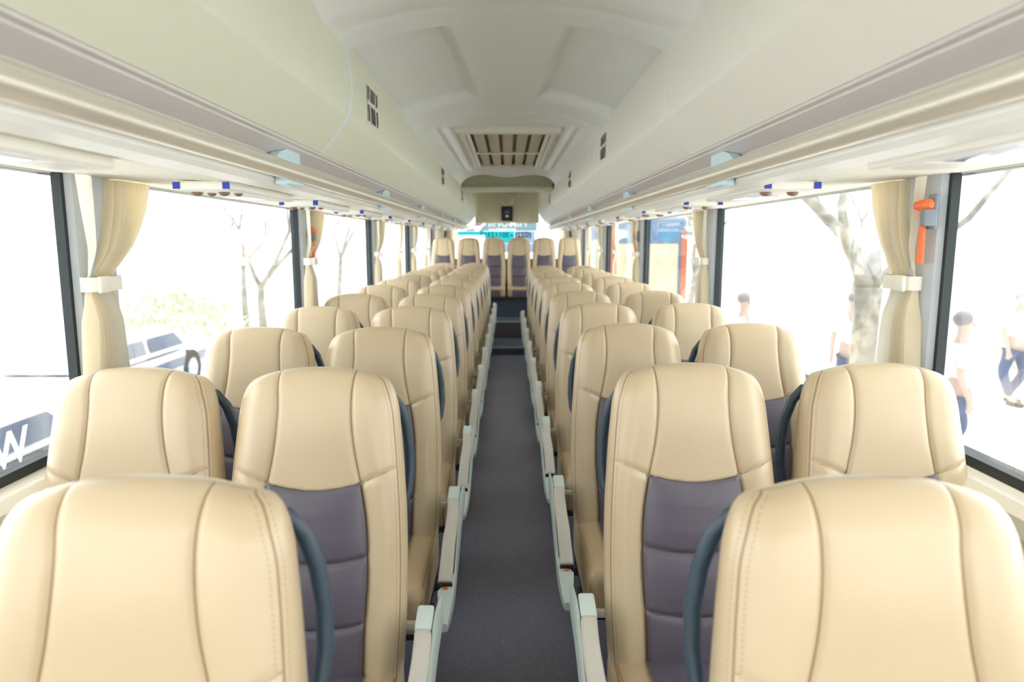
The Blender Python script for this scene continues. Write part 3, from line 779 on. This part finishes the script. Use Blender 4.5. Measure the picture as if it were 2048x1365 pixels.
filmrect('cyan_band', 'cyan', [(-.80, .125), (.10, .125), (.10, -.06), (-.36, -.06), (-.36, .06), (-.80, .06)])
filmrect('pale_band', 'palecyan', [(-.46, .12), (-.30, .32), (.45, .32), (.45, .128), (-.36, .128)], .001)
filmrect('pink_stripe', 'pink', [(-.62, .165), (-.48, .165), (-.52, .127), (-.66, .127)], -.001)
filmrect('pink_corner', 'pink', [(-.55, .20), (-.42, .20), (-.34, .30), (-.46, .30)], -.001)
filmrect('blue_patch', 'paleblue', [(.102, .125), (.42, .125), (.42, -.06), (.102, -.06)], -.0015)
filmrect('lower_band', 'paleblue', [(-.36, -.062), (.40, -.062), (.40, -.2), (-.36, -.2)], -.0015)
text('phone_number', '30112312', .115, M['navy'], (-.205, -.004, .065), (PI/2, 0, 0), sg, .001, -1)
text('phone_prefix', '(022) -', .118, M['navy'], (.20, -.004, .068), (PI/2, 0, 0), sg, .004, -1)
text('white_letters', 'HIMOHIN', .16, M['whitefilm'], (-.05, -.004, .245), (PI/2, 0, 0), sg, .001, -1)
text('small_letters', 'www.hinmhi.com', .06, M['whitefilm'], (-.09, -.004, .155), (PI/2, 0, 0), sg, .002, -1)

# ------------------------------------------------------------------ outside
GZ = -1.05
struct(MB().box(-60, 60, -30, 90, GZ-.1, GZ).build('ground', M['ground']))
def tree(x, y, h, seed, label, big=None, leaf=0):
    R = random.Random(seed); r = thing('bare_tree', label, 'tree', (x, y, GZ), 'bare trees outside the windows'); m = MB(); tips = []
    def br(p, d, L, rad, dep):
        pts = [p]; rs = [rad]; q = p.copy(); dd = d.copy()
        for i in range(5):
            dd = (dd+Vector((R.uniform(-.12, .12), R.uniform(-.12, .12), R.uniform(-.02, .10)))).normalized(); q = q+dd*L/5; pts.append(q.copy()); rs.append(rad*(1-.42*(i+1)/5))
        m.tube(pts, rs, 8 if dep < 2 else 5)
        if dep < 4:
            for j in range(2 if dep else 3):
                a = R.uniform(0, 2*PI); t = R.uniform(.4, .75); nd = (dd+Vector((math.cos(a)*t, math.sin(a)*t, .15))).normalized()
                br(q, nd, L*R.uniform(.6, .85), rs[-1]*.82, dep+1)
        else: tips.append(q)
    if big:
        th, rad, limbs = big; base = Vector((0, 0, 0)); top = Vector((.03, 0, th))
        m.tube([base, Vector((0, 0, th*.2)), Vector((.02, 0, th*.6)), top], [rad*1.25, rad, rad*.92, rad*.98], 14)
        for pts, r0 in limbs:
            P_ = [Vector(p) for p in pts]; n = len(P_); m.tube(P_, [r0*(1-.62*i/(n-1)) for i in range(n)], 9)
            dd = (P_[-1]-P_[-2]).normalized(); br(P_[-1], dd, .9, r0*.36, 3); br(P_[-2], (dd+Vector((.3, .2, .3))).normalized(), .8, r0*.3, 3)
    else: br(Vector((0, 0, 0)), Vector((R.uniform(-.05, .05), 0, 1)), h*.34, h*.022, 0)
    m.build('trunk_and_branches', M['bark'], r, True, 0)
    if leaf and tips:
        f = MB()
        for q in tips:
            for i in range(leaf):
                c = q+Vector([R.gauss(0, .22) for _ in range(3)]); a = Vector([R.gauss(0, 1) for _ in range(3)]).normalized()*.06; b = a.orthogonal().normalized()*.035
                f.add([c-a, c+b, c+a, c-b], [(0, 1, 2, 3)])
        o = f.build('foliage', M['leaf'], r)
tree(4.25, 8.2, 5, 3, 'large pale tree with forked bare limbs outside the nearest right window', big=(1.95, .155, [
    ([(.02, 0, 1.9), (-.12, .02, 2.25), (-.30, .0, 2.55), (-.62, 0, 2.86), (-.95, 0, 3.15), (-1.35, -.1, 3.6)], .105),
    ([(-.28, 0, 2.5), (-.34, .05, 2.9), (-.26, .1, 3.3), (-.24, .1, 3.9)], .065),
    ([(-.62, 0, 2.84), (-.70, .1, 3.2), (-.9, .2, 3.7)], .045),
    ([(.05, 0, 1.9), (.14, .1, 2.3), (.26, .15, 2.7), (.30, .2, 3.1), (.5, .2, 3.7)], .10),
    ([(.05, 0, 1.95), (.30, -.1, 2.22), (.55, -.2, 2.42), (.95, -.3, 2.75), (1.3, -.4, 3.3)], .07)]))
tree(4.6, 4.6, 5, 23, 'bare tree whose leaning limb crosses the upper corner of the near right window', big=(1.9, .12, [([(0, 0, 1.8), (.25, .1, 2.4), (.45, .3, 2.9), (.6, .5, 3.6)], .09), ([(0, 0, 1.8), (-.3, .1, 2.3), (-.4, .1, 3.2)], .07)]))
tree(4.3, 16.5, 5.2, 5, 'small bare tree outside the second right window')
tree(7.5, 15.0, 5.2, 8, 'distant slender bare tree seen through the right windows behind the large tree', leaf=2)
tree(-4.6, 12.8, 4.8, 11, 'bare tree outside the third left window', leaf=6)
tree(-7.6, 20, 5.0, 12, 'small distant bare tree seen through the long left window')
tree(-6.4, 26, 5.5, 17, 'leafy pale green tree far off beyond the left windows', leaf=10)
def bush(x, y, r_, seed, label):
    R = random.Random(seed); f = MB()
    for i in range(900):
        v = Vector([R.gauss(0, 1) for _ in range(3)]).normalized()*r_*R.uniform(.6, 1); c = Vector((v.x*1.6, v.y, abs(v.z)))
        a = Vector([R.gauss(0, 1) for _ in range(3)]).normalized()*.09; b = a.orthogonal().normalized()*.06
        f.add([c-a, c+b, c+a, c-b], [(0, 1, 2, 3)])
    o = f.build('bush', M['leaf']); o.location = (x, y, GZ); tag(o, label, 'bush')
bush(-9.0, 19, 1.2, 2, 'pale green rounded bush beyond the left windows')
bush(11.5, 13, 1.5, 3, 'pale green rounded bush far beyond the near right window')
# parked white van on the left
def wheel(m, x, y, z, r, w):
    m.tube([(x-w/2, y, z), (x+w/2, y, z)], r, 24)
def car(x, y0, y1, label):
    L = (y1-y0)/2; vn = thing('parked_car', label, 'car', (x, (y0+y1)/2, GZ), 'cars parked outside the left windows')
    def shp(p):
        t = p.y/L; return (p.x, p.y, p.z-(.10*t*t if p.z > 0 else 0))
    MB().rbox((0, 0, .46), (.85, L, .27), .12, 5, shp).build('body', M['carwhite'], vn, True)
    MB().rbox((0, .1, .86), (.76, L*.62, .20), .10, 5, lambda p: (p.x*(1-.35*(p.z+.2)), p.y*(1-.55*(p.z+.2)), p.z)).build('cabin', M['carwhite'], vn, True)
    for k in (-1, 1):
        m = MB(); 
        for sx_ in (1,):
            m.add([(.745, .1+k*L*.03, .76), (.745, .1+k*L*.56, .76), (.700, .1+k*L*.44, .98), (.700, .1+k*L*.03, .98)], [(0, 1, 2, 3)])
        m.build('side_window', M['carglass'], vn)
    MB().rbox((.85, 0, .50), (.008, L*.93, .075), .006, 2).build('side_moulding', M['carglass'], vn, True)
    for yy in (-L*.62, L*.62):
        for xx in (-.74, .74):
            m = MB(); wheel(m, xx, yy, .32, .32, .24); wo = m.build('wheel', M['tyre'], vn, True); m = MB(); wheel(m, xx, yy, .32, .18, .255); m.build('wheel_rim', M['trim'], wo, True)
car(-4.85, 2.9, 7.2, 'white car with grey blue side windows parked outside the nearest left window')
car(-6.3, 8.4, 12.6, 'white car with grey blue side windows parked outside the second left window')
# parked coach on the right, seen from its front
bs = thing('parked_coach', 'blue and orange coach with pale yellow windows parked beyond the rear right windows', 'vehicle', (4.15, 21, GZ), None, 0)
b = MB(); b.rbox((0, 3, 1.75), (1.2, 3.2, 1.45), .18, 4); b.build('body', M['busblue'], bs, True)
MB().rbox((.0, -.22, 1.60), (.92, .03, .80), .04, 3).build('windscreen', M['busyellow'], bs, True)
for s in (-1, 1):
    MB().rbox((s*1.10, -.21, 1.6), (.10, .04, 1.2), .03, 2).build('orange_edge', M['busorange'], bs, True)
    MB().rbox((s*1.35, -.35, 2.2), (.07, .04, .2), .03, 2).build('wing_mirror', M['busorange'], bs, True)
    m = MB(); wheel(m, s*1.05, 1.0, .5, .5, .3); m.build('wheel', M['tyre'], bs, True)
for yy in (1, 3, 5): MB().box(-1.215, -1.19, yy-.8, yy+.8, 1.5, 2.5).build('side_window', M['busyellow'], bs)

# people outside
def person(x, y, rz, label, pose=0):
    r = thing('person', label, 'person', (x, y, GZ), 'people standing outside the right windows', rz)
    def skin(name, pts, edges, rad, mat, sub=2):
        me = bpy.data.meshes.new(name); me.from_pydata(pts, edges, []); o = bpy.data.objects.new(name, me); C.objects.link(o)
        sk = o.modifiers.new('s', 'SKIN'); sv = me.skin_vertices[0].data if me.skin_vertices else None
        if sv is None:
            bm = bmesh.new(); bm.from_mesh(me); bm.verts.layers.skin.verify(); bm.to_mesh(me); bm.free(); sv = me.skin_vertices[0].data
        for i, q in enumerate(rad): sv[i].radius = q if isinstance(q, tuple) else (q, q)
        sv[0].use_root = True
        sb = o.modifiers.new('u', 'SUBSURF'); sb.levels = sub; sb.render_levels = sub
        dg = bpy.context.evaluated_depsgraph_get(); ev = o.evaluated_get(dg); m2 = bpy.data.meshes.new_from_object(ev)
        bpy.data.objects.remove(o); o = bpy.data.objects.new(name, m2); C.objects.link(o); o.parent = r
        m2.materials.clear(); m2.materials.append(mat)
        for p in m2.polygons: p.use_smooth = True
        return o
    a = .10*pose
    # one continuous body: pelvis root
    V = [(0, 0, .93), (0, .01, 1.12), (0, .0, 1.33), (0, .0, 1.44), (0, -.01, 1.52), (0, -.02, 1.60), (0, -.02, 1.68)]
    Ed = [(0, 1), (1, 2), (2, 3), (3, 4), (4, 5), (5, 6)]; Rd = [(.15, .11), (.135, .10), (.16, .11), (.07, .07), (.052, .052), (.075, .085), (.062, .075)]
    for s in (-1, 1):
        k0 = len(V); V += [(s*.09, 0, .86), (s*.10, -a*s, .50), (s*.10, .04+a*s, .10), (s*.11, -.10+a*s, .05)]; Ed += [(0, k0), (k0, k0+1), (k0+1, k0+2), (k0+2, k0+3)]; Rd += [.085, .058, .04, .035]
        k0 = len(V); V += [(s*.19, 0, 1.38), (s*.24, .03, 1.12), (s*.24, -.06, .88), (s*.24, -.08, .80)]; Ed += [(2, k0), (k0, k0+1), (k0+1, k0+2), (k0+2, k0+3)]; Rd += [.055, .042, .030, (.022, .035)]
        w = len(V)-1
        for j in range(5):
            V.append((s*(.235+.004*j), -.115+.018*j+(-.02 if j == 0 else 0), (.755 if j == 0 else .715+.006*abs(j-2)))); Ed.append((w, len(V)-1)); Rd.append(.009)
    skin('body', V, Ed, Rd, M['skin'])
    hp = MB(); hp.sphere((0, .005, 1.685), .100, 16, 10, (.86, .98, .88)); ho = hp.build('hair', M['hair'], r, True, 0)
    fc = MB(); fc.sphere((0, -.105, 1.615), .014, 8, 6, (.8, 1, 1.3)); fc.build('nose', M['skin'], r, True, 0)
    for s in (-1, 1):
        MB().sphere((s*.028, -.098, 1.638), .009, 8, 6).build('eye', M['hair'], r, True, 0)
    # clothes: torso + sleeves, trousers
    V = [(0, 0, .98), (0, .01, 1.15), (0, 0, 1.34), (0, 0, 1.42)]; Ed = [(0, 1), (1, 2), (2, 3)]; Rd = [(.165, .125), (.155, .118), (.178, .125), (.085, .08)]
    for s in (-1, 1):
        k0 = len(V); V += [(s*.19, 0, 1.385), (s*.235, .025, 1.17)]; Ed += [(2, k0), (k0, k0+1)]; Rd += [.07, .06]
    skin('shirt', V, Ed, Rd, M['shirt'])
    V = [(0, 0, .95)]; Ed = []; Rd = [(.168, .13)]
    for s in (-1, 1):
        k0 = len(V); V += [(s*.09, 0, .84), (s*.10, -a*s, .50), (s*.10, .04+a*s, .12)]; Ed += [(0, k0), (k0, k0+1), (k0+1, k0+2)]; Rd += [.102, .078, .062]
    skin('trousers', V, Ed, Rd, M['trousers'])
    for s in (-1, 1):
        MB().rbox((s*.105, -.05+a*s, .035), (.045, .13, .035), .03, 3).build('shoe', M['black'], r, True, 0)
person(3.35, 9.8, .6, 'person in white shirt standing far off beyond the second right window', 1)
person(4.92, 9.8, -.5, 'person in white shirt and dark trousers standing behind the large tree trunk', 0)
person(4.78, 7.2, 1.2, 'person with dark hair seen past the black edge of the near right window', 1)
person(7.75, 10.4, .3, 'person in blue trousers at the right margin, beyond the near right window', 1)

# ------------------------------------------------------------------ camera, light
F = 1385.; P_ = math.atan((682.5-481)/F); YAW = math.atan(8/F)
cam = bpy.data.cameras.new('camera'); co = bpy.data.objects.new('camera', cam); C.objects.link(co)
cam.sensor_width = 36; cam.lens = 36*F/2048; cam.clip_start = .05; cam.clip_end = 300
co.location = (0, 0, 1.45); co.rotation_euler = (PI/2-P_, 0, -YAW)
cam.dof.use_dof = True; cam.dof.focus_distance = 2.0; cam.dof.aperture_fstop = 3.2
bpy.context.scene.camera = co

w = bpy.data.worlds.new('sky'); bpy.context.scene.world = w; w.use_nodes = True; nt = w.node_tree; nt.nodes.clear()
o = nt.nodes.new('ShaderNodeOutputWorld'); bg = nt.nodes.new('ShaderNodeBackground')
tc = nt.nodes.new('ShaderNodeTexCoord'); sp = nt.nodes.new('ShaderNodeSeparateXYZ'); rp_ = nt.nodes.new('ShaderNodeValToRGB')
nt.links.new(tc.outputs['Generated'], sp.inputs[0]); nt.links.new(sp.outputs['Z'], rp_.inputs[0])
rp_.color_ramp.elements[0].position = 0; rp_.color_ramp.elements[0].color = (1, .99, .96, 1); rp_.color_ramp.elements[1].position = .8; rp_.color_ramp.elements[1].color = (.86, .93, 1, 1)
nt.links.new(rp_.outputs[0], bg.inputs[0]); bg.inputs[1].default_value = 5.5; nt.links.new(bg.outputs[0], o.inputs[0])
sl = bpy.data.lights.new('sun', 'SUN'); sl.energy = 9; sl.angle = math.radians(3); sl.color = (1, .98, .94)
so = bpy.data.objects.new('sun', sl); C.objects.link(so); so.rotation_euler = (math.radians(-14), math.radians(6), 0); so.location = (0, 0, 12)
def area(loc, rot, sx, sy, power, col=(1, 1, 1)):
    l = bpy.data.lights.new('ceiling_lamp', 'AREA'); l.shape = 'RECTANGLE'; l.size = sx; l.size_y = sy; l.energy = power; l.color = col
    ob = bpy.data.objects.new('ceiling_lamp', l); C.objects.link(ob); ob.location = loc; ob.rotation_euler = rot; return ob
sc = bpy.context.scene
sc.view_settings.view_transform = 'Standard'; sc.view_settings.look = 'None'; sc.view_settings.exposure = -0.40
sc.cycles.max_bounces = 10; sc.cycles.diffuse_bounces = 6; sc.cycles.transparent_max_bounces = 12
